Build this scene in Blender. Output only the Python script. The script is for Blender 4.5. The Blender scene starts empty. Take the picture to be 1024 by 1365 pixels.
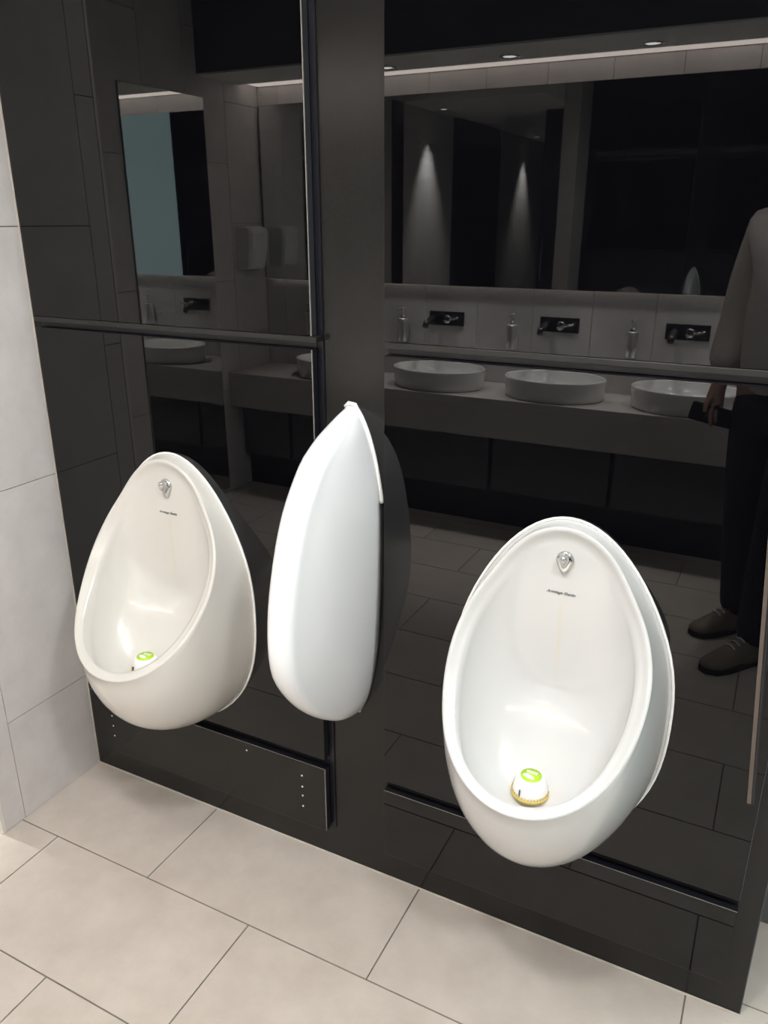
import bpy, bmesh, math, random
from mathutils import Vector, Matrix
from mathutils.bvhtree import BVHTree
random.seed(4)
S = bpy.context.scene
COL = S.collection
PI = math.pi

# ---------------------------------------------------------------- camera
F_PX = 1054.0
yaw, pitch = math.radians(27.04), math.radians(20.3)
CAM = Vector((1.648, -1.358, 1.52))
FW = Vector((-math.sin(yaw)*math.cos(pitch), math.cos(yaw)*math.cos(pitch), -math.sin(pitch)))
RT = Vector((math.cos(yaw), math.sin(yaw), 0))
UP = RT.cross(FW)
cd = bpy.data.cameras.new('camera')
cd.sensor_fit = 'VERTICAL'; cd.sensor_height = 36.0
cd.lens = F_PX/1365*36.0
cd.clip_start = 0.01
cam = bpy.data.objects.new('camera', cd); COL.objects.link(cam)
M = Matrix((RT, UP, -FW)).transposed().to_4x4(); M.translation = CAM
cam.matrix_world = M
S.camera = cam
# ---------------------------------------------------------------- world and exposure
w = bpy.data.worlds.new('world'); S.world = w; w.use_nodes = True
w.node_tree.nodes['Background'].inputs[0].default_value = (0.9, 0.93, 1.0, 1)
w.node_tree.nodes['Background'].inputs[1].default_value = 0.15
S.view_settings.view_transform = 'Standard'
S.view_settings.look = 'None'
S.view_settings.gamma = 1.0
S.view_settings.use_curve_mapping = False
S.view_settings.exposure = 0.0
# lamp strengths
ROOM_W = 105.0      # each ceiling downlight of the urinal area
VAN_W = 175.0       # each downlight over the basins
COVE_E = 10.0       # emission of the cove strip
CORR_W = 420.0

# ---------------------------------------------------------------- helpers
def tag(o, label=None, cat=None, group=None, kind=None):
    if label: o['label'] = label
    if cat: o['category'] = cat
    if group: o['group'] = group
    if kind: o['kind'] = kind
    return o
def mesh_obj(name, bm, mat, parent=None, smooth=False, loc=None):
    me = bpy.data.meshes.new(name)
    bmesh.ops.recalc_face_normals(bm, faces=bm.faces[:])
    bm.to_mesh(me); bm.free()
    if mat: me.materials.append(mat)
    if smooth:
        for p in me.polygons: p.use_smooth = True
    o = bpy.data.objects.new(name, me); COL.objects.link(o)
    if parent: o.parent = parent
    if loc: o.location = loc
    return o
def link_mesh(name, me, parent=None, loc=None):
    o = bpy.data.objects.new(name, me); COL.objects.link(o)
    if parent: o.parent = parent
    if loc: o.location = loc
    return o
def empty(name, loc=(0, 0, 0)):
    o = bpy.data.objects.new(name, None); COL.objects.link(o)
    o.empty_display_size = 0.05; o.location = loc
    return o
def add_box(bm, x0, x1, y0, y1, z0, z1, bev=0.0):
    r = bmesh.ops.create_cube(bm, size=1.0)
    vs = r['verts']
    bmesh.ops.scale(bm, vec=(x1-x0, y1-y0, z1-z0), verts=vs)
    bmesh.ops.translate(bm, vec=((x0+x1)/2, (y0+y1)/2, (z0+z1)/2), verts=vs)
    if bev > 0:
        es = list({e for v in vs for e in v.link_edges})
        bmesh.ops.bevel(bm, geom=es, offset=bev, segments=2, profile=0.5, affect='EDGES')
def box(name, b, mat, parent=None, bev=0.0):
    bm = bmesh.new(); add_box(bm, *b, bev=bev)
    return mesh_obj(name, bm, mat, parent)
def add_loft(bm, loops, close=True, cap0=False, cap1=False):
    rows = [[bm.verts.new(p) for p in L] for L in loops]
    n = len(rows[0])
    for a, b in zip(rows[:-1], rows[1:]):
        for i in range(n if close else n-1):
            j = (i+1) % n
            bm.faces.new((a[i], a[j], b[j], b[i]))
    if cap0: bm.faces.new(rows[0][::-1])
    if cap1: bm.faces.new(rows[-1])
    return rows
def add_tube(bm, pts, r, seg=10, caps=True, closed=False):
    pts = [Vector(p) for p in pts]
    rr = r if isinstance(r, (list, tuple)) else [r]*len(pts)
    loops = []; prev = None
    n = len(pts)
    for i, p in enumerate(pts):
        if closed: t = (pts[(i+1) % n]-pts[i-1]).normalized()
        else: t = (pts[min(i+1, n-1)]-pts[max(i-1, 0)]).normalized()
        if prev is None:
            a = Vector((0, 0, 1)) if abs(t.z) < 0.9 else Vector((1, 0, 0))
            u = t.cross(a).normalized()
        else:
            u = (prev - t*prev.dot(t)).normalized()
        prev = u; v = t.cross(u)
        loops.append([p+(u*math.cos(k*2*PI/seg)+v*math.sin(k*2*PI/seg))*rr[i] for k in range(seg)])
    if closed: loops.append(loops[0])
    add_loft(bm, loops, True, caps and not closed, caps and not closed)
    if closed: bmesh.ops.remove_doubles(bm, verts=bm.verts[:], dist=1e-6)
def add_lathe(bm, prof, cx=0, cy=0, cz=0, seg=32, sx=1, sy=1):
    loops = []
    for r, z in prof:
        r = max(r, 1e-5)
        loops.append([Vector((cx+r*sx*math.cos(a*2*PI/seg), cy+r*sy*math.sin(a*2*PI/seg), cz+z)) for a in range(seg)])
    add_loft(bm, loops, True, True, True)
def interp(tab, x):
    if x <= tab[0][0]: return tab[0][1]
    for (a, b), (c, d) in zip(tab[:-1], tab[1:]):
        if x <= c:
            t = (x-a)/(c-a); return b+(d-b)*t
    return tab[-1][1]
def smooth_interp(tab, x):
    # Catmull-Rom through the table
    n = len(tab)
    if x <= tab[0][0]: return tab[0][1]
    if x >= tab[-1][0]: return tab[-1][1]
    for i in range(n-1):
        if x <= tab[i+1][0]:
            x0, y0 = tab[i]; x1, y1 = tab[i+1]
            h = x1-x0; t = (x-x0)/h
            m0 = (y1-tab[i-1][1])/(x1-tab[i-1][0]) if i > 0 else (y1-y0)/h
            m1 = (tab[i+2][1]-y0)/(tab[i+2][0]-x0) if i < n-2 else (y1-y0)/h
            return (2*t**3-3*t*t+1)*y0+(t**3-2*t*t+t)*h*m0+(-2*t**3+3*t*t)*y1+(t**3-t*t)*h*m1

# ---------------------------------------------------------------- materials
def principled(name, col, rough=0.5, metal=0.0, ior=1.5, coat=0.0, emis=None, estr=0.0, spec=None):
    m = bpy.data.materials.new(name); m.use_nodes = True
    b = m.node_tree.nodes['Principled BSDF']
    b.inputs['Base Color'].default_value = (*col, 1)
    b.inputs['Roughness'].default_value = rough
    b.inputs['Metallic'].default_value = metal
    b.inputs['IOR'].default_value = ior
    b.inputs['Coat Weight'].default_value = coat
    b.inputs['Coat Roughness'].default_value = 0.03
    if spec is not None: b.inputs['Specular IOR Level'].default_value = spec
    if emis:
        b.inputs['Emission Color'].default_value = (*emis, 1)
        b.inputs['Emission Strength'].default_value = estr
    return m
def mottled(name, c1, c2, scale=3.0, rough=0.45, bump=0.03, fine=60.0, vary=0.0, ior=1.5, detail=8.0, speck=0.0):
    m = principled(name, c1, rough, ior=ior); nt = m.node_tree; N = nt.nodes; L = nt.links
    b = N['Principled BSDF']
    geo = N.new('ShaderNodeNewGeometry')
    n1 = N.new('ShaderNodeTexNoise'); n1.inputs['Scale'].default_value = scale; n1.inputs['Detail'].default_value = detail
    n1.inputs['Roughness'].default_value = 0.62
    L.new(geo.outputs['Position'], n1.inputs['Vector'])
    cr = N.new('ShaderNodeValToRGB')
    cr.color_ramp.elements[0].position = 0.3; cr.color_ramp.elements[0].color = (*c1, 1)
    cr.color_ramp.elements[1].position = 0.7; cr.color_ramp.elements[1].color = (*c2, 1)
    L.new(n1.outputs['Fac'], cr.inputs['Fac'])
    out = cr.outputs['Color']
    if vary > 0:
        oi = N.new('ShaderNodeObjectInfo'); mr = N.new('ShaderNodeMapRange')
        mr.inputs['To Min'].default_value = 1-vary; mr.inputs['To Max'].default_value = 1+vary
        L.new(oi.outputs['Random'], mr.inputs['Value'])
        hs = N.new('ShaderNodeHueSaturation'); L.new(mr.outputs[0], hs.inputs['Value']); L.new(out, hs.inputs['Color'])
        out = hs.outputs['Color']
    L.new(out, b.inputs['Base Color'])
    n2 = N.new('ShaderNodeTexNoise'); n2.inputs['Scale'].default_value = fine; n2.inputs['Detail'].default_value = 4
    L.new(geo.outputs['Position'], n2.inputs['Vector'])
    bp = N.new('ShaderNodeBump'); bp.inputs['Strength'].default_value = bump; bp.inputs['Distance'].default_value = 0.01
    L.new(n2.outputs['Fac'], bp.inputs['Height']); L.new(bp.outputs[0], b.inputs['Normal'])
    return m
MAT = {}
MAT['floor_tile'] = mottled('floor_tile', (0.47, 0.415, 0.365), (0.56, 0.50, 0.447), 9.0, 0.38, 0.02, 90, 0.03)
MAT['wall_tile'] = mottled('wall_tile', (0.58, 0.555, 0.545), (0.675, 0.65, 0.64), 9.0, 0.42, 0.02, 90, 0.02)
MAT['grout'] = mottled('grout', (0.12, 0.105, 0.09), (0.2, 0.18, 0.16), 12, 0.9, 0.1, 200)
MAT['pale_grout'] = mottled('pale_grout', (0.42, 0.38, 0.33), (0.6, 0.55, 0.5), 12, 0.8, 0.1, 200)
MAT['gloss'] = principled('gloss_black', (0.0016, 0.0016, 0.0022), 0.012, ior=1.45)
MAT['satin'] = mottled('satin_black', (0.009, 0.0085, 0.008), (0.011, 0.0105, 0.010), 3, 0.2, 0.003, 60, ior=1.42)
MAT['recess'] = principled('recess_black', (0.003, 0.003, 0.006), 0.35)
MAT['dark_edge'] = principled('edge_black', (0.004, 0.005, 0.009), 0.45)
MAT['rail'] = principled('rail_black', (0.011, 0.0105, 0.010), 0.4)
MAT['edge'] = principled('edge_grey', (0.028, 0.031, 0.038), 0.35)
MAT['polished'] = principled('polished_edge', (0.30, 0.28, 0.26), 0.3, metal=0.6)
MAT['ceramic'] = mottled('ceramic', (0.60, 0.602, 0.595), (0.615, 0.617, 0.61), 1.5, 0.1, 0.0, 60)
MAT['ceramic_warm_lit'] = mottled('ceramic_warm_lit', (0.625, 0.608, 0.57), (0.645, 0.628, 0.59), 1.5, 0.1, 0.0, 60)  # same ceramic as the right bowl; the light's warmer tint is in the colour
MAT['ceramic_screen'] = principled('ceramic_screen', (0.82, 0.84, 0.86), 0.1)
for k in ('ceramic', 'ceramic_warm_lit', 'ceramic_screen'):
    b = MAT[k].node_tree.nodes['Principled BSDF']
    b.inputs['Coat Weight'].default_value = 0.6; b.inputs['Roughness'].default_value = 0.22
MAT['sealant'] = principled('sealant', (0.88, 0.88, 0.86), 0.5)
MAT['chrome'] = principled('chrome', (0.62, 0.63, 0.64), 0.1, metal=1.0)
MAT['steel'] = principled('steel', (0.45, 0.44, 0.42), 0.3, metal=1.0)
MAT['mirror'] = principled('mirror_glass', (0.86, 0.88, 0.87), 0.0, metal=1.0)
MAT['ink'] = principled('ink', (0.05, 0.05, 0.05), 0.5)
MAT['white_plastic'] = principled('white_plastic', (0.84, 0.84, 0.83), 0.35)
MAT['green'] = principled('green_print', (0.42, 0.68, 0.03), 0.4)
MAT['yellow'] = principled('yellowed_plastic', (0.62, 0.47, 0.13), 0.45)
MAT['ceiling'] = mottled('ceiling_paint', (0.84, 0.83, 0.81), (0.88, 0.87, 0.85), 2, 0.8, 0.01, 120)
MAT['bulkhead'] = mottled('dark_paint', (0.05, 0.048, 0.045), (0.058, 0.055, 0.052), 2, 0.7, 0.01, 120)
MAT['dark_panel'] = mottled('dark_panel', (0.085, 0.088, 0.098), (0.10, 0.103, 0.113), 3, 0.35, 0.005, 60)
MAT['counter'] = mottled('counter_stone', (0.50, 0.47, 0.44), (0.56, 0.53, 0.50), 6, 0.35, 0.01, 90)
MAT['black_metal'] = principled('black_metal', (0.012, 0.012, 0.014), 0.2, ior=1.7)
MAT['far_wall'] = mottled('far_wall_paint', (0.40, 0.38, 0.36), (0.44, 0.42, 0.40), 2, 0.7, 0.01, 80)
MAT['teal'] = principled('frosted_glass', (0.25, 0.32, 0.33), 0.4, emis=(0.62, 0.83, 0.84), estr=2.6)
MAT['lamp'] = principled('lamp_face', (0.9, 0.9, 0.9), 0.4, emis=(1.0, 0.97, 0.92), estr=14)
MAT['cove'] = principled('cove_strip', (0.9, 0.9, 0.9), 0.4, emis=(1.0, 0.88, 0.80), estr=COVE_E)
MAT['skin'] = mottled('skin', (0.50, 0.29, 0.21), (0.55, 0.33, 0.24), 9, 0.5, 0.02, 200)
MAT['hair'] = principled('hair', (0.03, 0.02, 0.014), 0.6)
MAT['sweater'] = mottled('sweater', (0.74, 0.68, 0.63), (0.82, 0.76, 0.71), 7, 0.9, 0.25, 35)
MAT['trousers'] = mottled('trousers', (0.008, 0.010, 0.016), (0.014, 0.017, 0.024), 9, 0.85, 0.2, 50)
MAT['shoe'] = mottled('shoe_leather', (0.20, 0.155, 0.12), (0.28, 0.22, 0.17), 20, 0.7, 0.1, 120)
MAT['rubber'] = principled('rubber', (0.02, 0.02, 0.02), 0.7)
MAT['eye'] = principled('eye', (0.7, 0.7, 0.7), 0.2)

def add_streak(m):
    nt = m.node_tree; N = nt.nodes; L = nt.links; b = N['Principled BSDF']
    src = b.inputs['Base Color'].links[0].from_socket
    tc = N.new('ShaderNodeTexCoord'); sp = N.new('ShaderNodeSeparateXYZ'); L.new(tc.outputs['Object'], sp.inputs[0])
    def mrange(sock, a, b_, lo, hi):
        q = N.new('ShaderNodeMapRange'); q.interpolation_type = 'SMOOTHSTEP'
        q.inputs['From Min'].default_value = a; q.inputs['From Max'].default_value = b_
        q.inputs['To Min'].default_value = lo; q.inputs['To Max'].default_value = hi
        L.new(sock, q.inputs['Value']); return q.outputs[0]
    def math_(op, a, b_=None):
        q = N.new('ShaderNodeMath'); q.operation = op
        for i, v in enumerate((a, b_)):
            if v is None: continue
            if isinstance(v, (int, float)): q.inputs[i].default_value = v
            else: L.new(v, q.inputs[i])
        return q.outputs[0]
    nz = N.new('ShaderNodeTexNoise'); nz.inputs['Scale'].default_value = 18; L.new(tc.outputs['Object'], nz.inputs['Vector'])
    dx = math_('ABSOLUTE', math_('ADD', sp.outputs['X'], math_('MULTIPLY', math_('SUBTRACT', nz.outputs['Fac'], 0.5), 0.008)))
    f = math_('MULTIPLY', mrange(dx, 0.001, 0.007, 1, 0), math_('MULTIPLY', mrange(sp.outputs['Z'], 0.69, 0.76, 0, 1), mrange(sp.outputs['Z'], 0.85, 0.87, 1, 0)))
    mx = N.new('ShaderNodeMix'); mx.data_type = 'RGBA'
    L.new(math_('MULTIPLY', f, 0.33), mx.inputs[0]); L.new(src, mx.inputs[6]); mx.inputs[7].default_value = (0.62, 0.57, 0.40, 1)
    # yellowed patch round the drain
    px = math_('SUBTRACT', sp.outputs['X'], 0.03); pz = math_('SUBTRACT', sp.outputs['Z'], 0.49)
    d2 = math_('SQRT', math_('ADD', math_('MULTIPLY', px, px), math_('MULTIPLY', math_('MULTIPLY', pz, pz), 2.0)))
    n2 = N.new('ShaderNodeTexNoise'); n2.inputs['Scale'].default_value = 45; n2.inputs['Detail'].default_value = 6; L.new(tc.outputs['Object'], n2.inputs['Vector'])
    g = math_('MULTIPLY', mrange(d2, 0.03, 0.10, 1, 0), mrange(n2.outputs['Fac'], 0.40, 0.65, 0.15, 1))
    m2 = N.new('ShaderNodeMix'); m2.data_type = 'RGBA'
    g = math_('MULTIPLY', g, mrange(sp.outputs['Y'], -0.255, -0.215, 0, 1))
    g = math_('MULTIPLY', g, mrange(sp.outputs['Z'], 0.455, 0.475, 0, 1))
    L.new(math_('MULTIPLY', g, 0.5), m2.inputs[0]); L.new(mx.outputs[2], m2.inputs[6]); m2.inputs[7].default_value = (0.66, 0.57, 0.47, 1)
    L.new(m2.outputs[2], b.inputs['Base Color'])

# ---------------------------------------------------------------- dimensions
CEIL = 2.6
XL, XR = -1.2, 3.4            # side walls
YV = -2.73                    # vanity wall face
YB = 2.8                      # far end behind the urinal wall
WALL_END = 1.767
PF = -0.025                   # front face of the gloss boards
STUB = 0.335

tile_cache = {}
def tile(parent, mat, b):
    """one tile as its own object; shares mesh with tiles of equal size"""
    x0, x1, y0, y1, z0, z1 = b
    key = (round(x1-x0, 4), round(y1-y0, 4), round(z1-z0, 4), mat.name)
    if key not in tile_cache:
        bm = bmesh.new(); add_box(bm, -key[0]/2, key[0]/2, -key[1]/2, key[1]/2, -key[2]/2, key[2]/2)
        me = bpy.data.meshes.new('tile'); bm.to_mesh(me); bm.free(); me.materials.append(mat)
        tile_cache[key] = me
    return link_mesh('tile', tile_cache[key], parent, ((x0+x1)/2, (y0+y1)/2, (z0+z1)/2))

# ---------------------------------------------------------------- floor
fl = tag(box('floor', (XL, XR, YV, YB, -0.08, -0.0025), MAT['grout']), kind='structure')
G = 0.0018
ry = 0.030
rows = []
k = -9
while ry+0.305*k < YB:
    y0 = ry+0.305*(k-1); y1 = ry+0.305*k
    if y1 > YV:
        off = 0.440 if k % 2 == 0 else 0.134+0.612
        x = off-0.612*4
        while x < XR:
            a, b_ = max(x, XL), min(x+0.612, XR)
            c_, d_ = max(y0, YV), min(y1, YB)
            if b_-a > 0.02 and d_-c_ > 0.02:
                tile(fl, MAT['floor_tile'], (a+G, b_-G, c_+G, d_-G, -0.012, 0.0))
            x += 0.612
    k += 1

# ---------------------------------------------------------------- shell
ce = tag(box('ceiling', (XL, XR, YV, YB, CEIL, CEIL+0.06), MAT['ceiling']), kind='structure')
# lowered corridor ceiling behind the short tiled wall
tag(box('ceiling_corridor', (XL, -0.125, -0.86, YB, 2.33, CEIL), MAT['ceiling']), kind='structure')
# bulkhead over the basins with the light slot next to the wall
bh = tag(box('trim_1', (XL, XR, -2.56, -2.22, 2.2, CEIL), MAT['bulkhead']), kind='structure')
box('soffit', (XL, XR, -2.56, -2.222, 2.192, 2.2), MAT['ceiling'], bh)
box('slot_lid', (XL, XR, YV, -2.56, 2.30, CEIL), MAT['ceiling'], bh)
box('light_strip', (XL+0.01, XR-0.01, YV+0.001, -2.565, 2.203, 2.207), MAT['cove'], bh)

# wall with the basins
wb = tag(box('wall_back', (XL-0.1, XR+0.1, YV-0.1, YV-0.010, -0.08, CEIL), MAT['grout']), kind='structure')
x = 0.14-0.302*5
while x < XR:
    a, b_ = max(x, XL), min(x+0.302, XR)
    if b_-a > 0.02:
        for z0, z1 in ((0.0, 0.6), (0.6, 1.2), (2.10, 2.20)):
            tile(wb, MAT['wall_tile'], (a+0.001, b_-0.001, YV-0.010, YV, z0+0.001, z1-0.001))
    x += 0.302
# left side wall of the room
wl = tag(box('wall_left', (XL-0.1, XL-0.010, YV, YB, -0.08, CEIL), MAT['grout']), kind='structure')
y = YV; i = 0
while y < 0.16:
    a, b_ = y, min(y+0.302, 0.16)
    zoff = [0.0, 0.3][i % 2]
    z = -0.6+zoff+0.3
    while z < CEIL:
        z0, z1 = max(z, 0), min(z+0.6, CEIL)
        if z1-z0 > 0.02 and b_-a > 0.02:
            tile(wl, MAT['wall_tile'], (XL-0.010, XL, a+0.001, b_-0.001, z0+0.001, z1-0.001))
        z += 0.6
    y += 0.302; i += 1
# corridor bays: smooth grey wall, black door between
box('wall_panel', (XL-0.010, XL+0.004, 1.30, YB, 0.0, 2.33), MAT['far_wall'], wl)
dr = tag(box('door_1', (XL-0.010, XL+0.03, 0.16, 1.30, 0.0, 2.33), MAT['black_metal']), kind='structure')
bm = bmesh.new(); add_tube(bm, [(XL+0.03, 1.2, 1.05), (XL+0.08, 1.2, 1.05), (XL+0.08, 1.08, 1.05)], 0.009)
mesh_obj('lever_handle', bm, MAT['steel'], dr, True)
dj = tag(box('trim_2', (XL-0.010, XL+0.025, -1.02, -0.87, 0.0, 2.33), MAT['black_metal']), kind='structure')
tag(box('wall_end', (XL, XR, YB, YB+0.1, -0.08, CEIL), MAT['bulkhead']), kind='structure')
tag(box('wall_right', (XR, XR+0.1, YV, YB, -0.08, CEIL), MAT['far_wall']), kind='structure')

# short tiled return at the left of the urinals
sb = tag(box('wall_stub', (-0.125+0.010, -0.010, -STUB+0.010, 0.12, -0.02, CEIL), MAT['grout']), kind='structure')
for z0, z1 in ((0, .30), (.30, .903), (.903, 1.505), (1.505, 2.107), (2.107, CEIL)):
    tile(sb, MAT['wall_tile'], (-0.010, 0, -0.265+0.001, 0.0, z0+0.001, z1-0.001))
for z0, z1 in ((0, .60), (.60, 1.202), (1.202, 1.805), (1.805, 2.407), (2.407, CEIL)):
    tile(sb, MAT['wall_tile'], (-0.010, 0, -STUB+0.010, -0.265-0.001, z0+0.001, z1-0.001))
    tile(sb, MAT['wall_tile'], (-0.125+0.010, -0.010, -STUB, -STUB+0.010, z0+0.001, z1-0.001))
    tile(sb, MAT['wall_tile'], (-0.125, -0.125+0.010, -STUB+0.010, 0.0, z0+0.001, z1-0.001))
box('corner_strip', (-0.008, 0.001, -STUB-0.001, -STUB+0.009, 0.001, CEIL), principled('trim_metal', (0.75, 0.72, 0.68), 0.45, metal=0.15), sb)
bm = bmesh.new(); add_tube(bm, [(0.0015, -0.0015, 0.003), (0.0015, -0.0015, CEIL)], 0.0022, 6)
mesh_obj('grout_bead', bm, MAT['pale_grout'], sb)
# black door behind the return, with D handle
bd = tag(box('door_2', (-0.36, -0.126, 0.02, 0.06, 0.0, 2.33), MAT['black_metal']), kind='structure')
bm = bmesh.new(); add_tube(bm, [(-0.31, 0.02, 1.38), (-0.31, -0.03, 1.38), (-0.31, -0.04, 1.37), (-0.31, -0.04, 1.06), (-0.31, -0.03, 1.05), (-0.31, 0.02, 1.05)], 0.008)
mesh_obj('pull_handle', bm, MAT['steel'], bd, True)

# ---------------------------------------------------------------- black urinal wall
wf = tag(box('wall_front', (0, WALL_END, 0, 0.12, -0.0, CEIL), MAT['satin']), kind='structure')
box('end_panel', (WALL_END, WALL_END+0.002, 0.002, 0.12, 0.0, CEIL), MAT['dark_panel'], wf)
bm = bmesh.new(); add_tube(bm, [(0.0, -0.002, 0.0015), (WALL_END, -0.002, 0.0015)], 0.0025, 6)
mesh_obj('grout_bead', bm, MAT['pale_grout'], wf)
def board(x0, x1, z0, z1, m='gloss', lab=None):
    o = box('board', (x0, x1, PF, -0.004, z0, z1), MAT[m], wf, bev=0.0012)
    o.data.materials.append(MAT['edge' if z0 > 1.2 else 'dark_edge'])
    for p in o.data.polygons:
        if abs(p.normal.y) < 0.9 and p.area > 0.002: p.material_index = 1
    return o
LX0, LX1 = 0.036, 0.808
RX0, RX1 = 0.967, 1.726
for X0, X1 in ((LX0, LX1), (RX0, RX1)):
    for z0, z1 in ((1.305, 1.955), (1.975, CEIL-0.002), (0.305, 1.280)):
        board(X0, X1, z0, z1)
    board(X0, X1, 0.092, 0.278, 'satin' if X0 < .5 else 'gloss')
    r = box('joint_rail', (X0, X1 + (0.012 if X0 < .5 else 0), -0.0275, -0.004, 1.2945, 1.305), MAT['rail'], wf, bev=0.001)
    tag(r, 'dull grey rail set in the joint between boards')
    box('joint_backing', (X0, X1, -0.006, -0.0005, 0.279, 0.304), MAT['recess'], wf)
    box('joint_backing', (X0, X1, -0.006, -0.0005, 1.281, 1.294), MAT['recess'], wf)
# shadow beside the left boards, put in as a black strip on the pier
box('joint_backing', (LX1, LX1+0.014, -0.0035, -0.0002, 0.092, CEIL), MAT['recess'], wf)
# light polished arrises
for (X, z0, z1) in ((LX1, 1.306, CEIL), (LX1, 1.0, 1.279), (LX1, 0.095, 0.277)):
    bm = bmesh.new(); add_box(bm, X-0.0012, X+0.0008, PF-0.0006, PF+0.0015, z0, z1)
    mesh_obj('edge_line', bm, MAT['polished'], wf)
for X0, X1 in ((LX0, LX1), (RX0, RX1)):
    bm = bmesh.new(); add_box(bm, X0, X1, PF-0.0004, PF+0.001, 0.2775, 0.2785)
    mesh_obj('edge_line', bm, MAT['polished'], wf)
bm = bmesh.new(); add_box(bm, RX1-0.0008, RX1+0.0008, PF-0.0006, PF+0.001, 0.306, 1.279)
mesh_obj('edge_line', bm, MAT['edge'], wf)
# white screw heads in the lower left board
for sx_, sz_ in ((0.741, .237), (0.741, .204), (0.741, .177), (0.741, .145), (0.109, .237), (0.109, .211), (0.109, .178), (0.109, .145), (0.576, .255)):
    bm = bmesh.new(); add_lathe(bm, [(0.0022, 0), (0.0022, 0.0012), (0.0012, 0.0018)], seg=12)
    o = mesh_obj('screw_head', bm, MAT['white_plastic'], wf, True, (sx_, PF, sz_)); o.rotation_euler = (PI/2, 0, 0)
# narrow brown strip standing askew on the right board, and thin dark ribs beside it
st = empty('edge_strip', (1.706, PF-0.0005, 0.531))
tag(st, 'narrow brown ribbed strip hanging askew at the right edge of the black boards', 'strip')
def slant(name, off, wd, th, mat):
    bm = bmesh.new()
    add_box(bm, off, off+wd, -th, 0, 0, 0.74)
    o = mesh_obj(name, bm, mat, st)
    return o
MAT['brown'] = principled('brown_strip', (0.11, 0.085, 0.07), 0.4)
slant('face_strip', 0.0, 0.0065, 0.004, MAT['brown'])
slant('rib', 0.0068, 0.002, 0.003, MAT['recess']); slant('rib', 0.0092, 0.0012, 0.0035, MAT['edge'])
slant('rib', 0.0108, 0.002, 0.003, MAT['recess'])
st.rotation_euler = (0, math.radians(-4.9), 0)

# glazed door beyond the end of the black wall: frosted glass over a dark kick panel
wd_ = empty('window_1', (WALL_END+0.01, 0.27, 0)); tag(wd_, kind='structure')
box('kick_panel', (0.0, XR-WALL_END-0.01, 0, 0.05, 0.0, 0.55), MAT['dark_panel'], wd_)
box('frosted_glass', (0.03, XR-WALL_END-0.04, 0.015, 0.03, 0.55, CEIL), MAT['teal'], wd_)
box('window_frame', (0.0, 0.03, 0, 0.05, 0.55, CEIL), MAT['dark_panel'], wd_)

# ---------------------------------------------------------------- urinals
BACK_G = [(-1.0, .2102), (-.6, .220), (-.1, .2121), (.3, .208), (.7, .1932), (1.0, .1814)]
BZT, BZB = 1.0154, 0.3261
def back_pt(ph, e=0.0):
    c, s = math.cos(ph), math.sin(ph)
    return Vector((s*smooth_interp(BACK_G, c)*(1+e/.21), 0, (BZT+BZB)/2+c*((BZT-BZB)/2+e)))
RW, RK, RZT, RZB, RY0, RY1, RY2 = .1832, -.2355, 1.0095, .571, .0263, .0087, .239
def rim_pt(ph):
    c, s = math.cos(ph), math.sin(ph); t = (1-c)/2
    return Vector((s*smooth_interp(RIM_G, c), -(RY0+RY1*t+RY2*t*t), RZT+(RZB-RZT)*t))
RIM_G = [(-1.0, .2212), (-.5, .1964), (0, .1805), (.3, .167), (.6, .150), (.9, .1465), (1.0, .1465)]
NPH = 96
def urinal_bm():
    bm = bmesh.new(); loops = []
    C = Vector((0, -0.022, 0.69))
    NB = 14
    for i in range(NB):                              # outside: wall edge to crest
        a = (PI/2)*(1-i/NB)
        L = []
        for k in range(NPH):
            ph = 2*PI*k/NPH; B, R = back_pt(ph), rim_pt(ph)
            tt = (1-math.cos(ph))/2; q_ = min(1, max(0, (tt-.5)/.45)); pw = 2.05-1.06*(3*q_*q_-2*q_**3)
            f = math.sin(a)**pw; g = max(math.cos(a), 0)**pw
            L.append(Vector((R.x+(B.x-R.x)*f, R.y*g, R.z+(B.z-R.z)*f)))
        loops.append(L)
    def inward(ph, d):
        R = rim_pt(ph); R1, R2 = rim_pt(ph+0.02), rim_pt(ph-0.02)
        t = Vector((R1.x-R2.x, 0, R1.z-R2.z)).normalized(); n = Vector((t.z, 0, -t.x))
        if n.dot(Vector((C.x-R.x, 0, C.z-R.z))) < 0: n = -n
        return Vector((R.x, R.y, R.z))+n*d
    for d, dy in ((0.0, -0.0035), (0.004, -0.0055), (0.009, -0.003), (0.014, 0.003), (0.022, 0.008), (0.030, 0.0115)):
        loops.append([inward(2*PI*k/NPH, d*(1-0.5*((1-math.cos(2*PI*k/NPH))/2)**3))+Vector((0, dy*(0.55+0.45*(1-math.cos(2*PI*k/NPH))/2), 0)) for k in range(NPH)])
    I = loops[-1]
    NI = 22
    for i in range(1, NI):
        u = i/NI; L = []
        for k in range(NPH):
            ph = 2*PI*k/NPH; p = I[k]
            t = (1-math.cos(ph))/2
            h = u**1.25; kk = 1-(1-u)**(2.2+1.8*(1-t))
            ycen = -0.022-0.016*max(0, t-0.3)*(1-u)
            dz = -(t**3)*0.13*math.sin(PI*u**0.6)*(1-u)**1.5
            L.append(Vector((p.x*(1-h), p.y+(ycen-p.y)*kk, p.z+(C.z-p.z)*h+dz)))
        loops.append(L)
    rows = add_loft(bm, loops)
    vc = bm.verts.new(C)
    last = rows[-1]
    for k in range(NPH): bm.faces.new((last[k], last[(k+1) % NPH], vc))
    bm.faces.new(rows[0][::-1])                      # flat back against the board
    return bm
MAT['bowl_warm_lit'] = MAT['ceramic_warm_lit']; MAT['bowl_white'] = MAT['ceramic'].copy()
for m_ in (MAT['bowl_warm_lit'], MAT['bowl_white']): add_streak(m_)
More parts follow.
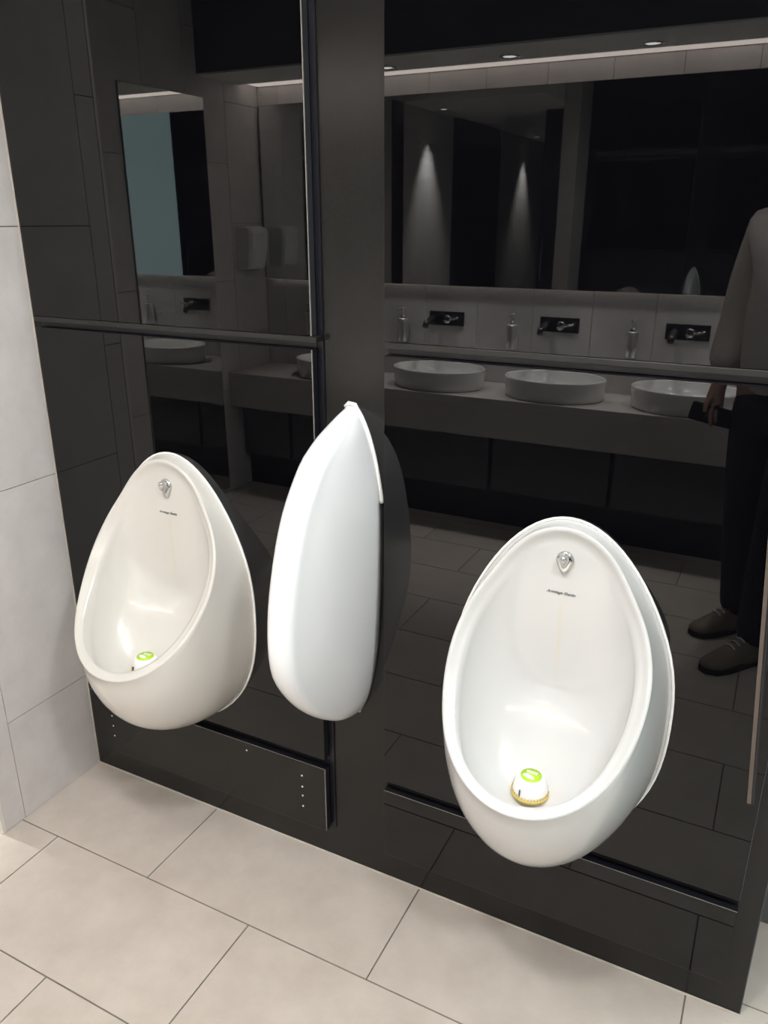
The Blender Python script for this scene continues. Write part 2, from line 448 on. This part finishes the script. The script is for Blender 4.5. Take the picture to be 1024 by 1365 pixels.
def make_urinal(x, mat, lab):
    t = empty('urinal', (x, PF, 0))
    tag(t, lab, 'urinal', 'wall-hung urinals')
    bm = urinal_bm()
    bmesh.ops.recalc_face_normals(bm, faces=bm.faces[:])
    bvh = BVHTree.FromBMesh(bm)
    def surf(px, pz, front=-0.45):
        h = bvh.ray_cast(Vector((px, front, pz)), Vector((0, 1, 0)))
        return h[0].y
    o = mesh_obj('bowl', bm, mat, t, True)
    # sealant bead where the bowl meets the board
    bm = bmesh.new()
    pts = []
    for k in range(72):
        p = back_pt(2*PI*k/72, 0.0022); pts.append((p.x, -0.0015, p.z))
    add_tube(bm, pts, 0.0028, 6, closed=True)
    mesh_obj('sealant_bead', bm, MAT['sealant'], t, True)
    # chrome spreader
    zc = 0.945; yc = surf(0.005, zc)
    bm = bmesh.new()
    def tear(sc, y):
        L = []
        for k in range(32):
            a = 2*PI*k/32; cx_ = 0.0165*math.sin(a); cz_ = 0.017*math.cos(a)
            if cz_ < 0: cx_ *= (1+cz_/0.017*0.42); cz_ *= 1.75
            L.append(Vector((cx_*sc, y, cz_*sc)))
        return L
    add_loft(bm, [tear(1, 0.004), tear(1.0, -0.003), tear(0.93, -0.0055), tear(0.7, -0.006)], cap0=True, cap1=True)
    sp = mesh_obj('spreader_plate', bm, MAT['chrome'], t, True, (0.0, yc, zc))
    bm = bmesh.new()
    add_loft(bm, [[Vector((p.x, p.y, p.z+0.003+0.002*j)) for p in tear(s_, y_)] for j, (s_, y_) in enumerate(((0.62, -0.005), (0.58, -0.014), (0.45, -0.020), (0.2, -0.023)))], cap0=True, cap1=True)
    mesh_obj('spreader_nozzle', bm, MAT['chrome'], sp, True)
    # maker's lettering
    cu = bpy.data.curves.new('lettering', 'FONT'); cu.body = 'Armitage Shanks'
    cu.size = 0.0085; cu.shear = 0.5; cu.align_x = 'CENTER'; cu.extrude = 0.0002; cu.offset = 0.0001
    to = bpy.data.objects.new('lettering', cu); COL.objects.link(to)
    dg = bpy.context.evaluated_depsgraph_get()
    me = bpy.data.meshes.new_from_object(to.evaluated_get(dg))
    bpy.data.objects.remove(to)
    me.materials.clear(); me.materials.append(MAT['ink'])
    zt = 0.876
    for v in me.vertices:
        px, pz = v.co.x*0.92, v.co.y
        v.co = Vector((px, surf(px-0.003, zt+pz)-0.0004-v.co.z*0.5, pz))
    lo = link_mesh('lettering', me, t, (-0.003, 0, zt))
    # deodoriser dome lying in the bowl
    bx, by = 0.001, -0.148
    h = bvh.ray_cast(Vector((bx, by, 0.60)), Vector((0, 0, -1)))
    bz = h[0].z
    d = empty('deodoriser_dome', (x+bx, PF+by, bz+0.001))
    s_ = 'left-hand' if x < 0.8 else 'right-hand'
    tag(d, 'white dome with green printed top lying in the bowl of the %s urinal' % s_, 'urinal deodoriser', 'deodoriser domes in the urinals')
    bm = bmesh.new(); add_lathe(bm, [(0.0, 0.003), (0.0325, 0.003), (0.0325, 0.008), (0.030, 0.020), (0.0265, 0.031), (0.0235, 0.0355), (0.021, 0.037), (0.0, 0.038)])
    mesh_obj('dome', bm, MAT['white_plastic'], d, True)
    bm = bmesh.new(); add_lathe(bm, [(0.0, 0.0), (0.0345, 0.0), (0.0355, 0.003), (0.034, 0.006), (0.0, 0.006)])
    mesh_obj('base_ring', bm, MAT['yellow'], d, True)
    bm = bmesh.new()
    for k in range(36):
        a = 2*PI*k/36
        r_ = bmesh.ops.create_cube(bm, size=1.0)['verts']
        bmesh.ops.scale(bm, vec=(0.0015, 0.0022, 0.005), verts=r_)
        bmesh.ops.rotate(bm, cent=(0, 0, 0), matrix=Matrix.Rotation(a, 3, 'Z'), verts=r_) if False else None
        bmesh.ops.translate(bm, vec=(0.0335*math.cos(a), 0.0335*math.sin(a), 0.0075), verts=r_)
    mesh_obj('teeth', bm, MAT['yellow'], d)
    bm = bmesh.new(); add_lathe(bm, [(0.0, 0.0365), (0.0195, 0.0365), (0.0195, 0.0382), (0.0, 0.0388)], seg=36)
    lg = mesh_obj('printed_top', bm, MAT['green'], d, True)
    bm = bmesh.new(); add_lathe(bm, [(0.0, 0), (1.0, 0), (1.0, 0.0006), (0, 0.0006)], seg=28)
    bmesh.ops.scale(bm, vec=(0.0115, 0.0048, 1), verts=bm.verts)
    wo = mesh_obj('white_oval', bm, MAT['white_plastic'], lg, False, (-0.003, -0.006, 0.0386)); wo.rotation_euler = (0, 0, math.radians(-12))
    bm = bmesh.new()
    for k in range(5):
        add_box(bm, -0.009+0.004*k, -0.0068+0.004*k, 0.003, 0.007, 0.0386, 0.0392)
    add_box(bm, -0.011, 0.010, 0.0085, 0.0100, 0.0385, 0.0391)
    mesh_obj('print_marks', bm, MAT['white_plastic'], lg)
    box('slot', (-0.0125, -0.0107, -0.0320, -0.0275, 0.010, 0.021), MAT['ink'], d)
    return t
make_urinal(0.416, MAT['bowl_warm_lit'], 'white ceramic egg-shaped urinal on the black wall between the tiled corner and the blade screen')
make_urinal(1.3455, MAT['bowl_white'], 'white ceramic egg-shaped urinal on the black wall to the right of the blade screen')

# ---------------------------------------------------------------- blade screen
DEP = [(.452, .0), (.47, .055), (.503, .122), (.571, .205), (.644, .266), (.705, .297), (.787, .302), (.887, .284), (1.005, .237), (1.087, .170), (1.113, .128), (1.146, .06), (1.172, .0)]
WID = [(.452, .012), (.507, .036), (.60, .055), (.70, .064), (.80, .069), (.90, .071), (.976, .069), (1.05, .057), (1.11, .041), (1.15, .024), (1.172, .009)]
def screen_loops():
    # horizontal sections from bottom to top, z spaced densely at both ends
    loops = []
    NZ = 48
    for i in range(NZ+1):
        z = .452+(1.172-.452)*(1-math.cos(PI*i/NZ))/2
        d = max(smooth_interp(DEP, z), 0.002); w_ = max(smooth_interp(WID, z), 0.004)
        L = []
        nr = min(0.030, d*0.5, w_*0.8)
        for k in range(13):                          # right side, wall to nose, slightly bulged
            t = k/12
            L.append(Vector((w_+(nr-w_)*t+0.006*math.sin(PI*t)*min(1, d/0.2), -(d-nr)*t, z)))
        for k in range(1, 13):
            a = PI*k/12
            L.append(Vector((nr*math.cos(a), -(d-nr)-nr*math.sin(a), z)))
        for k in range(1, 13):
            t = 1-k/12
            L.append(Vector((-(w_+(nr-w_)*t+0.006*math.sin(PI*t)*min(1, d/0.2)), -(d-nr)*t, z)))
        loops.append(L)
    return loops
sc = empty('urinal_screen', (0.881, 0, 0))
tag(sc, 'white ceramic blade-shaped privacy screen on the black pier between the two urinals', 'screen')
bm = bmesh.new(); add_loft(bm, screen_loops(), True, True, True)
mesh_obj('blade', bm, MAT['ceramic_screen'], sc, True)
bm = bmesh.new(); pts = []
for i in range(26):
    z = 1.174-(1.174-.976)*i/25
    pts.append((max(smooth_interp(WID, z), 0.004)+0.0015, -0.002, z))
pts = [(-0.012, -0.002, 1.168), (-0.004, -0.002, 1.176)]+pts
add_tube(bm, pts, 0.0042, 8); mesh_obj('sealant_bead', bm, MAT['sealant'], sc, True)

# ---------------------------------------------------------------- vanity: counter, basins, taps, soap, mirrors
ct = empty('vanity_counter', (0, YV, 0)); tag(ct, 'long grey stone counter carrying the oval basins', 'counter')
CX0, CX1 = XL+0.001, 2.2
CF = -2.315-YV
box('worktop', (CX0, CX1, 0.001, CF, 0.665, 0.70), MAT['counter'], ct, bev=0.002)
box('fascia', (CX0, CX1, CF-0.03, CF-0.001, 0.505, 0.665), MAT['counter'], ct)
x = 0.36-0.61*3
while x < CX1:
    a, b_ = max(x, CX0), min(x+0.61, CX1)
    if b_-a > 0.05:
        box('under_panel', (a+0.012, b_-0.012, CF-0.12, CF-0.10, 0.20, 0.50), MAT['dark_panel'], ct)
    x += 0.61
box('plinth', (CX0, CX1, 0.001, CF-0.16, 0.0, 0.505), MAT['recess'], ct)

def basin_parts(t):
    bm = bmesh.new()
    prof = [(0.0, 0.0), (0.93, 0.0), (0.965, 0.005), (0.99, 0.06), (1.0, 0.094), (0.995, 0.100), (0.95, 0.100), (0.94, 0.094), (0.88, 0.050), (0.70, 0.022), (0.35, 0.016), (0.0, 0.014)]
    add_lathe(bm, prof, seg=56, sx=0.248, sy=0.182)
    mesh_obj('bowl', bm, principled('basin_ceramic', (0.86, 0.85, 0.83), 0.15, coat=0.4), t, True)
    bm = bmesh.new(); add_lathe(bm, [(0.0, 0.012), (0.022, 0.014), (0.022, 0.019), (0.0, 0.020)], seg=20)
    mesh_obj('drain', bm, MAT['chrome'], t, True)
def copy_tree(o, parent=None):
    c = o.copy(); COL.objects.link(c)
    c.parent = parent
    for ch in o.children: copy_tree(ch, c)
    return c
BX = [-0.585, 0.024, 0.640, 1.255]
blab = ['white oval basin at the side-wall end of the counter', 'white oval basin second from the side wall, just past the black pier in the reflection',
        'white oval basin in the middle of the reflected row, above the right urinal', 'white oval basin nearest the person, partly hidden by their hand']
yc = -2.505
b0 = empty('basin', (BX[0], yc, 0.7005)); basin_parts(b0)
tapx = [x_-0.065 for x_ in BX]
sox = [-0.88, -0.275, 0.348, 0.955]
tp = empty('wall_tap', (BX[0], YV, 1.02))
bm = bmesh.new(); add_box(bm, -0.10, 0.10, 0.0, 0.008, -0.037, 0.037, bev=0.002); mesh_obj('tap_plate', bm, MAT['black_metal'], tp)
bm = bmesh.new(); add_tube(bm, [(0.06-0.11, 0.008, 0.008), (-0.05, 0.10, 0.004), (-0.05, 0.165, -0.012), (-0.05, 0.175, -0.03)], [0.018, 0.017, 0.016, 0.015], 14)
mesh_obj('spout', bm, MAT['black_metal'], tp, True)
bm = bmesh.new(); add_lathe(bm, [(0.0, 0), (0.022, 0), (0.022, 0.03), (0.018, 0.034), (0.0, 0.034)], seg=20)
hb = mesh_obj('lever_base', bm, MAT['chrome'], tp, True, (0.015, 0.008, 0)); hb.rotation_euler = (-PI/2, 0, 0)
bm = bmesh.new(); add_tube(bm, [(0.015, 0.034, 0.0), (0.05, 0.045, 0.002), (0.085, 0.055, 0.012)], [0.007, 0.006, 0.005], 8)
mesh_obj('lever', bm, MAT['chrome'], tp, True)
so = empty('soap_dispenser', (0, 0, 0))
bm = bmesh.new(); add_lathe(bm, [(0.0, 0), (0.029, 0), (0.030, 0.003), (0.030, 0.118), (0.026, 0.124), (0.0, 0.125)], seg=24); mesh_obj('bottle', bm, principled('brushed_steel', (0.75, 0.74, 0.72), 0.28, metal=0.8), so, True)
box('wall_bracket', (-0.012, 0.012, -0.0355, -0.028, 0.03, 0.09), MAT['chrome'], so)
bm = bmesh.new(); add_lathe(bm, [(0.0, 0.124), (0.014, 0.124), (0.014, 0.135), (0.006, 0.138), (0.006, 0.165), (0.012, 0.167), (0.012, 0.178), (0.0, 0.179)], seg=16)
mesh_obj('pump', bm, MAT['chrome'], so, True)
bm = bmesh.new(); add_tube(bm, [(0, 0, 0.172), (0, 0.028, 0.173), (0, 0.045, 0.168)], [0.0055, 0.005, 0.004], 8); mesh_obj('nozzle', bm, MAT['chrome'], so, True)
tlab = ['black wall tap with chrome lever above the basin by the side wall', 'black wall tap with chrome lever above the second basin from the side wall',
        'black wall tap with chrome lever above the middle basin of the reflection', 'black wall tap with chrome lever above the basin beside the person']
slab = ['chrome soap dispenser nearest the side wall', 'chrome soap dispenser on the wall beside the black pier in the reflection',
        'chrome soap dispenser between the second and third basins from the side wall', 'chrome soap dispenser nearest the person, left of the last basin']
bs_, ts_, ss_ = [b0], [tp], [so]
for i in range(3):
    bs_.append(copy_tree(b0)); ts_.append(copy_tree(tp)); ss_.append(copy_tree(so))
for i in range(4):
    bs_[i].location = (BX[i], yc, 0.7005); tag(bs_[i], blab[i], 'basin', 'oval basins on the counter')
    ts_[i].location = (tapx[i]+0.01, YV+0.0005, 1.02); tag(ts_[i], tlab[i], 'tap', 'wall taps over the basins')
    ss_[i].location = (sox[i], YV+0.036, 0.890); ss_[i].rotation_euler = (0, 0, math.radians([10, 25, 5, -15][i]))
    tag(ss_[i], slab[i], 'soap dispenser', 'soap dispensers on the wall over the counter')

vm = empty('vanity_mirror', (0, YV, 0)); tag(vm, 'long wide frameless mirror on the wall above the basins', 'mirror')
box('mirror_glass', (XL+0.02, 2.6, 0.018, 0.022, 1.192, 2.108), MAT['mirror'], vm)
box('backing_board', (XL+0.03, 2.59, 0.001, 0.018, 1.205, 2.095), MAT['recess'], vm)
MAT['under'] = principled('under_strip', (0.9, 0.9, 0.9), 0.4, emis=(1.0, 0.9, 0.82), estr=7)
box('light_strip', (XL+0.05, 2.5, 0.003, 0.016, 1.196, 1.204), MAT['under'], vm)
sm = empty('tall_mirror', (XL, -1.952, 0)); tag(sm, 'tall narrow full-length mirror on the tiled side wall', 'mirror')
box('mirror_glass', (0.006, 0.010, -0.292, 0.292, 0.03, 2.095), MAT['mirror'], sm)  # lowest part of the glass added to keep the side wall there dark
box('mirror_edge', (0.001, 0.006, -0.295, 0.295, 0.027, 2.098), MAT['steel'], sm)

dy = empty('hand_dryer', (XL, -2.545, 1.37)); tag(dy, 'white wall-mounted hand dryer in the corner next to the basins', 'hand dryer')
bm = bmesh.new()
L = []
for z, d_, w_ in ((-0.115, 0.07, 0.075), (-0.10, 0.085, 0.08), (0.0, 0.105, 0.083), (0.08, 0.11, 0.083), (0.105, 0.10, 0.08), (0.115, 0.075, 0.072)):
    L.append([Vector((0.001, -w_, z)), Vector((d_*0.8, -w_, z)), Vector((d_*0.95, -w_*0.85, z)), Vector((d_, -w_*0.5, z)), Vector((d_, w_*0.5, z)), Vector((d_*0.95, w_*0.85, z)), Vector((d_*0.8, w_, z)), Vector((0.001, w_, z))])
add_loft(bm, L, True, True, True)
mesh_obj('dryer_case', bm, principled('grey_plastic', (0.85, 0.85, 0.85), 0.4), dy)
box('air_outlet', (0.025, 0.06, -0.04, 0.04, -0.119, -0.1155), MAT['rubber'], dy)

# ---------------------------------------------------------------- downlights
def downlight(x, y, z, watts, col=(1, 0.985, 0.965), r=0.045, lab='', group='', spot=math.radians(110), blend=0.6, size=0.05, light=True):
    t = empty('downlight', (x, y, z)); tag(t, lab, 'downlight', group)
    bm = bmesh.new(); seg = 28
    add_loft(bm, [[Vector((rr*math.cos(2*PI*k/seg), rr*math.sin(2*PI*k/seg), zz)) for k in range(seg)] for rr, zz in ((r+0.010, -0.0005), (r+0.010, -0.004), (r, -0.005), (r-0.004, -0.001))])
    mesh_obj('trim_ring', bm, MAT['chrome'], t, True)
    bm = bmesh.new(); add_lathe(bm, [(0.0, -0.0012), (r-0.004, -0.0012), (r-0.004, -0.0004), (0, -0.0004)], seg=28)
    mesh_obj('lamp_face', bm, MAT['lamp'], t)
    if light:
        ld = bpy.data.lights.new('spot', 'SPOT'); ld.energy = watts; ld.color = col; ld.spot_size = spot; ld.spot_blend = blend
        ld.shadow_soft_size = size
        lo = bpy.data.objects.new('lamp_beam', ld); COL.objects.link(lo); lo.parent = t; lo.location = (0, 0, -0.03)
    return t
for i, (x, nm) in enumerate(((-0.26, 'farthest left'), (0.346, 'second from the left'), (0.953, 'third from the left'), (1.556, 'farthest right'))):
    downlight(x, -2.455, 2.192, VAN_W, lab='small round downlight over the basins, '+nm, group='downlights over the basins', r=0.036, spot=math.radians(66))
for i, (x, y, nm) in enumerate(((0.72, -1.0, 'in front of the left urinal'), (1.22, -1.1, 'in front of the right urinal'), (2.25, -1.15, 'beyond the end of the black wall'))):
    downlight(x, y, CEIL, ROOM_W*(0.36, 0.85, 1.0)[i], col=((1, .985, .965), (1, .985, .965), (.93, .975, 1))[i], r=0.055, lab='round ceiling lamp over the floor '+nm, group='ceiling downlights of the room', spot=math.radians(160), blend=0.6, size=0.10)
downlight(-1.065, -0.38, 2.33, CORR_W, lab='small downlight washing the side wall before the black door', group='corridor downlights', r=0.035, spot=math.radians(62), blend=0.9, size=0.02)
downlight(-1.065, 2.1, 2.33, CORR_W, lab='small downlight washing the side wall past the black door', group='corridor downlights', r=0.035, spot=math.radians(62), blend=0.9, size=0.02)

# ---------------------------------------------------------------- person (seen in the gloss boards)
def skin_mesh(name, verts, edges, mat, parent, sub=2, root=0):
    me = bpy.data.meshes.new(name); me.from_pydata([v[0] for v in verts], edges, [])
    o = bpy.data.objects.new(name, me); COL.objects.link(o)
    md = o.modifiers.new('skin', 'SKIN'); md.use_smooth_shade = True
    for i, v in enumerate(verts):
        sv = me.skin_vertices[0].data[i]
        r = v[1] if isinstance(v[1], tuple) else (v[1], v[1])
        sv.radius = r; sv.use_root = (i == root)
    ms = o.modifiers.new('sub', 'SUBSURF'); ms.levels = sub; ms.render_levels = sub
    dg = bpy.context.evaluated_depsgraph_get(); dg.update()
    m2 = bpy.data.meshes.new_from_object(o.evaluated_get(dg))
    m2.materials.clear(); m2.materials.append(mat)
    for p in m2.polygons: p.use_smooth = True
    bpy.data.objects.remove(o)
    o = link_mesh(name, m2, parent)
    return o
PB = Vector((1.66, -1.66, 0))
pr = empty('person', PB)
tag(pr, 'standing person in grey-brown sweatshirt and black trousers seen reflected at the right, left arm hanging', 'person')
def W(*p): return tuple(Vector(p)-PB)
hipc = W(1.66, -1.68, 0.96)
V = {}
V['pelvis'] = (hipc, (0.13, 0.10)); V['waist'] = (W(1.64, -1.69, 1.10), (0.155, 0.13)); V['chest'] = (W(1.64, -1.69, 1.30), (0.175, 0.14)); V['upper'] = (W(1.665, -1.68, 1.44), (0.15, 0.11))
V['neck'] = (W(1.69, -1.66, 1.52), 0.055); V['chin'] = (W(1.685, -1.645, 1.60), (0.062, 0.07)); V['skull'] = (W(1.685, -1.655, 1.69), (0.075, 0.095)); V['crown'] = (W(1.688, -1.66, 1.76), (0.055, 0.07))
V['shl'] = (W(1.525, -1.755, 1.485), 0.066); V['ell'] = (W(1.475, -1.82, 1.19), 0.045); V['wrl'] = (W(1.440, -1.75, 0.985), 0.029); V['pal'] = (W(1.432, -1.735, 0.915), (0.036, 0.02))
V['shr'] = (W(1.85, -1.56, 1.455), 0.06); V['elr'] = (W(1.96, -1.46, 1.22), 0.045); V['wrr'] = (W(1.80, -1.345, 1.40), 0.028); V['par'] = (W(1.745, -1.345, 1.455), (0.03, 0.02))
V['hil'] = (W(1.585, -1.735, 0.90), 0.095); V['knl'] = (W(1.585, -1.76, 0.50), 0.062); V['anl'] = (W(1.615, -1.80, 0.09), 0.032); V['ftl'] = (W(1.56, -1.745, 0.04), 0.018)
V['hir'] = (W(1.735, -1.625, 0.90), 0.095); V['knr'] = (W(1.70, -1.555, 0.50), 0.062); V['anr'] = (W(1.69, -1.56, 0.09), 0.032); V['ftr'] = (W(1.64, -1.51, 0.04), 0.018)
names = list(V); E_ = []
def link_(a, b): E_.append((names.index(a), names.index(b)))
# fingers
def finger(side, n, pts, r):
    prev = 'pal' if side == 'l' else 'par'
    for j, p in enumerate(pts):
        k_ = 'f%s%d%d' % (side, n, j); V[k_] = (W(*p), r*(1-0.12*j)); names.append(k_); link_(prev, k_); prev = k_
for a, b in (('pelvis', 'waist'), ('waist', 'chest'), ('chest', 'upper'), ('upper', 'neck'), ('neck', 'chin'), ('chin', 'skull'), ('skull', 'crown'),
             ('upper', 'shl'), ('shl', 'ell'), ('ell', 'wrl'), ('wrl', 'pal'), ('upper', 'shr'), ('shr', 'elr'), ('elr', 'wrr'), ('wrr', 'par'),
             ('pelvis', 'hil'), ('hil', 'knl'), ('knl', 'anl'), ('anl', 'ftl'), ('pelvis', 'hir'), ('hir', 'knr'), ('knr', 'anr'), ('anr', 'ftr')):
    link_(a, b)
for n, (dx, dy, ln) in enumerate(((-0.022, 0.016, 0.9), (-0.006, 0.022, 1.0), (0.010, 0.016, 0.95), (0.024, 0.006, 0.78))):
    b0_ = Vector((1.432+dx, -1.735+dy, 0.893))
    finger('l', n, [b0_, b0_+Vector((0, 0.012, -0.030*ln)), b0_+Vector((0.004, 0.010, -0.058*ln)), b0_+Vector((0.006, -0.004, -0.074*ln))], 0.0095)
finger('l', 4, [(1.418, -1.712, 0.925), (1.408, -1.690, 0.900), (1.408, -1.684, 0.872)], 0.011)
PC = CAM-FW*0.016+RT*0.028-UP*0.045        # centre of the hand-held phone
for n in range(4):
    p0 = PC+RT*(0.048)-UP*(0.025-0.021*n)-FW*0.020
    finger('r', n, [p0, p0-RT*0.012-FW*0.006, p0-RT*0.034-FW*0.003], 0.0085)
finger('r', 4, [PC+RT*0.03-UP*0.075-FW*0.024, PC+RT*0.01-UP*0.085-FW*0.016], 0.010)
body = skin_mesh('body', [V[k_] for k_ in names], E_, MAT['skin'], pr)
def sub_skin(name, keys, edges, mat, grow, sub=2):
    idx = {k_: i for i, k_ in enumerate(keys)}
    vs = []
    for k_ in keys:
        p, r = V[k_] if isinstance(k_, str) and k_ in V else k_
        r = r if isinstance(r, tuple) else (r, r)
        vs.append((p, (r[0]+grow, r[1]+grow)))
    return skin_mesh(name, vs, [(idx[a], idx[b]) for a, b in edges], mat, pr, sub)
V['hem'] = (W(1.65, -1.69, 0.925), (0.15, 0.13)); V['collar'] = (W(1.69, -1.663, 1.485), 0.062)
V['cufl'] = (W(1.442, -1.757, 1.005), 0.030); V['cufr'] = (W(1.82, -1.355, 1.385), 0.032)
V['fal'] = (W(1.452, -1.785, 1.07), 0.042); V['uml'] = (W(1.492, -1.795, 1.32), 0.055)
sub_skin('sweatshirt', ['hem', 'waist', 'chest', 'upper', 'collar', 'shl', 'uml', 'ell', 'fal', 'cufl', 'shr', 'elr', 'cufr'],
         [('hem', 'waist'), ('waist', 'chest'), ('chest', 'upper'), ('upper', 'collar'), ('upper', 'shl'), ('shl', 'uml'), ('uml', 'ell'), ('ell', 'fal'), ('fal', 'cufl'), ('upper', 'shr'), ('shr', 'elr'), ('elr', 'cufr')], MAT['sweater'], 0.028)
V['tal'] = (W(1.615, -1.80, 0.055), 0.046); V['tar'] = (W(1.685, -1.56, 0.055), 0.046)
V['ptop'] = (W(1.66, -1.68, 1.01), (0.125, 0.10))
sub_skin('trousers', ['pelvis', 'ptop', 'hil', 'knl', 'tal', 'hir', 'knr', 'tar'],
         [('pelvis', 'ptop'), ('pelvis', 'hil'), ('hil', 'knl'), ('knl', 'tal'), ('pelvis', 'hir'), ('hir', 'knr'), ('knr', 'tar')], MAT['trousers'], 0.014)
def shoe(ax, ay, tx, ty):
    heel = Vector((ax, ay, 0)); toe = Vector((tx, ty, 0)); d = (toe-heel).normalized(); s = Vector((-d.y, d.x, 0)); Lg = (toe-heel).length
    bm = bmesh.new(); loops = []
    for t, w_, h_ in ((0.0, 0.022, 0.065), (0.04, 0.038, 0.10), (0.16, 0.046, 0.115), (0.32, 0.046, 0.115), (0.5, 0.045, 0.092), (0.7, 0.050, 0.068), (0.86, 0.047, 0.050), (0.96, 0.033, 0.040), (1.0, 0.015, 0.028)):
        c = heel+d*(Lg*t)-PB; c.z = 0
        loops.append([c+s*(w_*math.cos(a))+Vector((0, 0, 0.020+max(0, math.sin(a))*(h_-0.020))) for a in [PI*k/12 for k in range(13)]])
    add_loft(bm, loops, True, True, True)
    o = mesh_obj('shoe', bm, MAT['shoe'], pr, True)
    bm = bmesh.new(); ring = []
    for t, w_ in ((0.0, 0.022), (0.04, 0.036), (0.3, 0.041), (0.7, 0.053), (0.9, 0.045), (1.01, 0.018)):
        c = heel+d*(Lg*t)-PB; c.z = 0; ring.append((c, w_))
    up_ = [c+s*w_ for c, w_ in ring]+[c-s*w_ for c, w_ in ring[::-1]]
    add_loft(bm, [[p+Vector((0, 0, 0.001)) for p in up_], [p+Vector((0, 0, 0.024)) for p in up_]], True, True, True)
    mesh_obj('sole', bm, MAT['rubber'], o)
    bm = bmesh.new()
    for t in (0.34, 0.42, 0.50, 0.58):
        c = heel+d*(Lg*t)-PB; hz = interp([(0.3, 0.118), (0.5, 0.096), (0.7, 0.072)], t)
        add_tube(bm, [c+s*0.022+Vector((0, 0, hz-0.008)), c+Vector((0, 0, hz)), c-s*0.022+Vector((0, 0, hz-0.008))], 0.0035, 6)
    mesh_obj('laces', bm, MAT['sweater'], o)
shoe(1.655, -1.835, 1.475, -1.665)
shoe(1.725, -1.60, 1.545, -1.40)
# head details
Fd = Vector((-0.45, 0.89, 0)).normalized(); Ld = Vector((-Fd.y, Fd.x, 0))
hc = Vector((1.685, -1.655, 1.675))-PB
bm = bmesh.new(); add_tube(bm, [hc+Fd*0.085+Vector((0, 0, 0.02)), hc+Fd*0.102+Vector((0, 0, -0.005)), hc+Fd*0.108+Vector((0, 0, -0.025)), hc+Fd*0.088+Vector((0, 0, -0.032))], [0.008, 0.010, 0.014, 0.010], 8)
mesh_obj('nose', bm, MAT['skin'], pr, True)
for s_ in (-1, 1):
    bm = bmesh.new(); bmesh.ops.create_uvsphere(bm, u_segments=12, v_segments=8, radius=0.0125)
    mesh_obj('eye', bm, MAT['eye'], pr, True, hc+Fd*0.080+Ld*(0.031*s_)+Vector((0, 0, 0.012)))
    bm = bmesh.new(); bmesh.ops.create_uvsphere(bm, u_segments=12, v_segments=8, radius=1)
    bmesh.ops.scale(bm, vec=(0.010, 0.018, 0.032), verts=bm.verts)
    mesh_obj('ear', bm, MAT['skin'], pr, True, hc+Ld*(0.078*s_)+Vector((0, 0, 0.0)))
bm = bmesh.new(); add_tube(bm, [hc+Fd*0.082+Ld*0.024+Vector((0, 0, -0.058)), hc+Fd*0.092+Vector((0, 0, -0.058)), hc+Fd*0.082-Ld*0.024+Vector((0, 0, -0.058))], 0.006, 8)
MAT['lip'] = principled('lip', (0.42, 0.16, 0.13), 0.5)
mesh_obj('mouth', bm, MAT['lip'], pr, True)
bm = bmesh.new(); bmesh.ops.create_uvsphere(bm, u_segments=24, v_segments=16, radius=1)
for v in list(bm.verts):
    if v.co.z < -0.25 or (v.co.z < 0.35 and v.co.y > 0.35): bm.verts.remove(v)
bmesh.ops.scale(bm, vec=(0.092, 0.112, 0.115), verts=bm.verts)
ho = mesh_obj('hair', bm, MAT['hair'], pr, True, hc+Vector((0.006, -0.012, 0.03))); ho.rotation_euler = (0, 0, math.atan2(Fd.y, Fd.x)-PI/2)
# phone used for the picture, and the dark pouch in the left hand
ph = empty('phone', PC)
ph.rotation_euler = M.to_euler()
tag(ph, 'black smartphone held up at eye height by the person', 'phone')
bm = bmesh.new(); add_box(bm, -0.036, 0.036, -0.073, 0.073, -0.004, 0.004, bev=0.003); mesh_obj('phone_case', bm, MAT['black_metal'], ph)
po = empty('dark_pouch', (1.430, -1.712, 0.862))
tag(po, 'small black folded pouch gripped in the person\'s hanging left hand', 'pouch')
bm = bmesh.new(); add_box(bm, -0.075, 0.085, -0.010, 0.008, -0.035, 0.032, bev=0.007)
mesh_obj('pouch_body', bm, MAT['trousers'], po, True).rotation_euler = (0, math.radians(12), math.radians(-10))
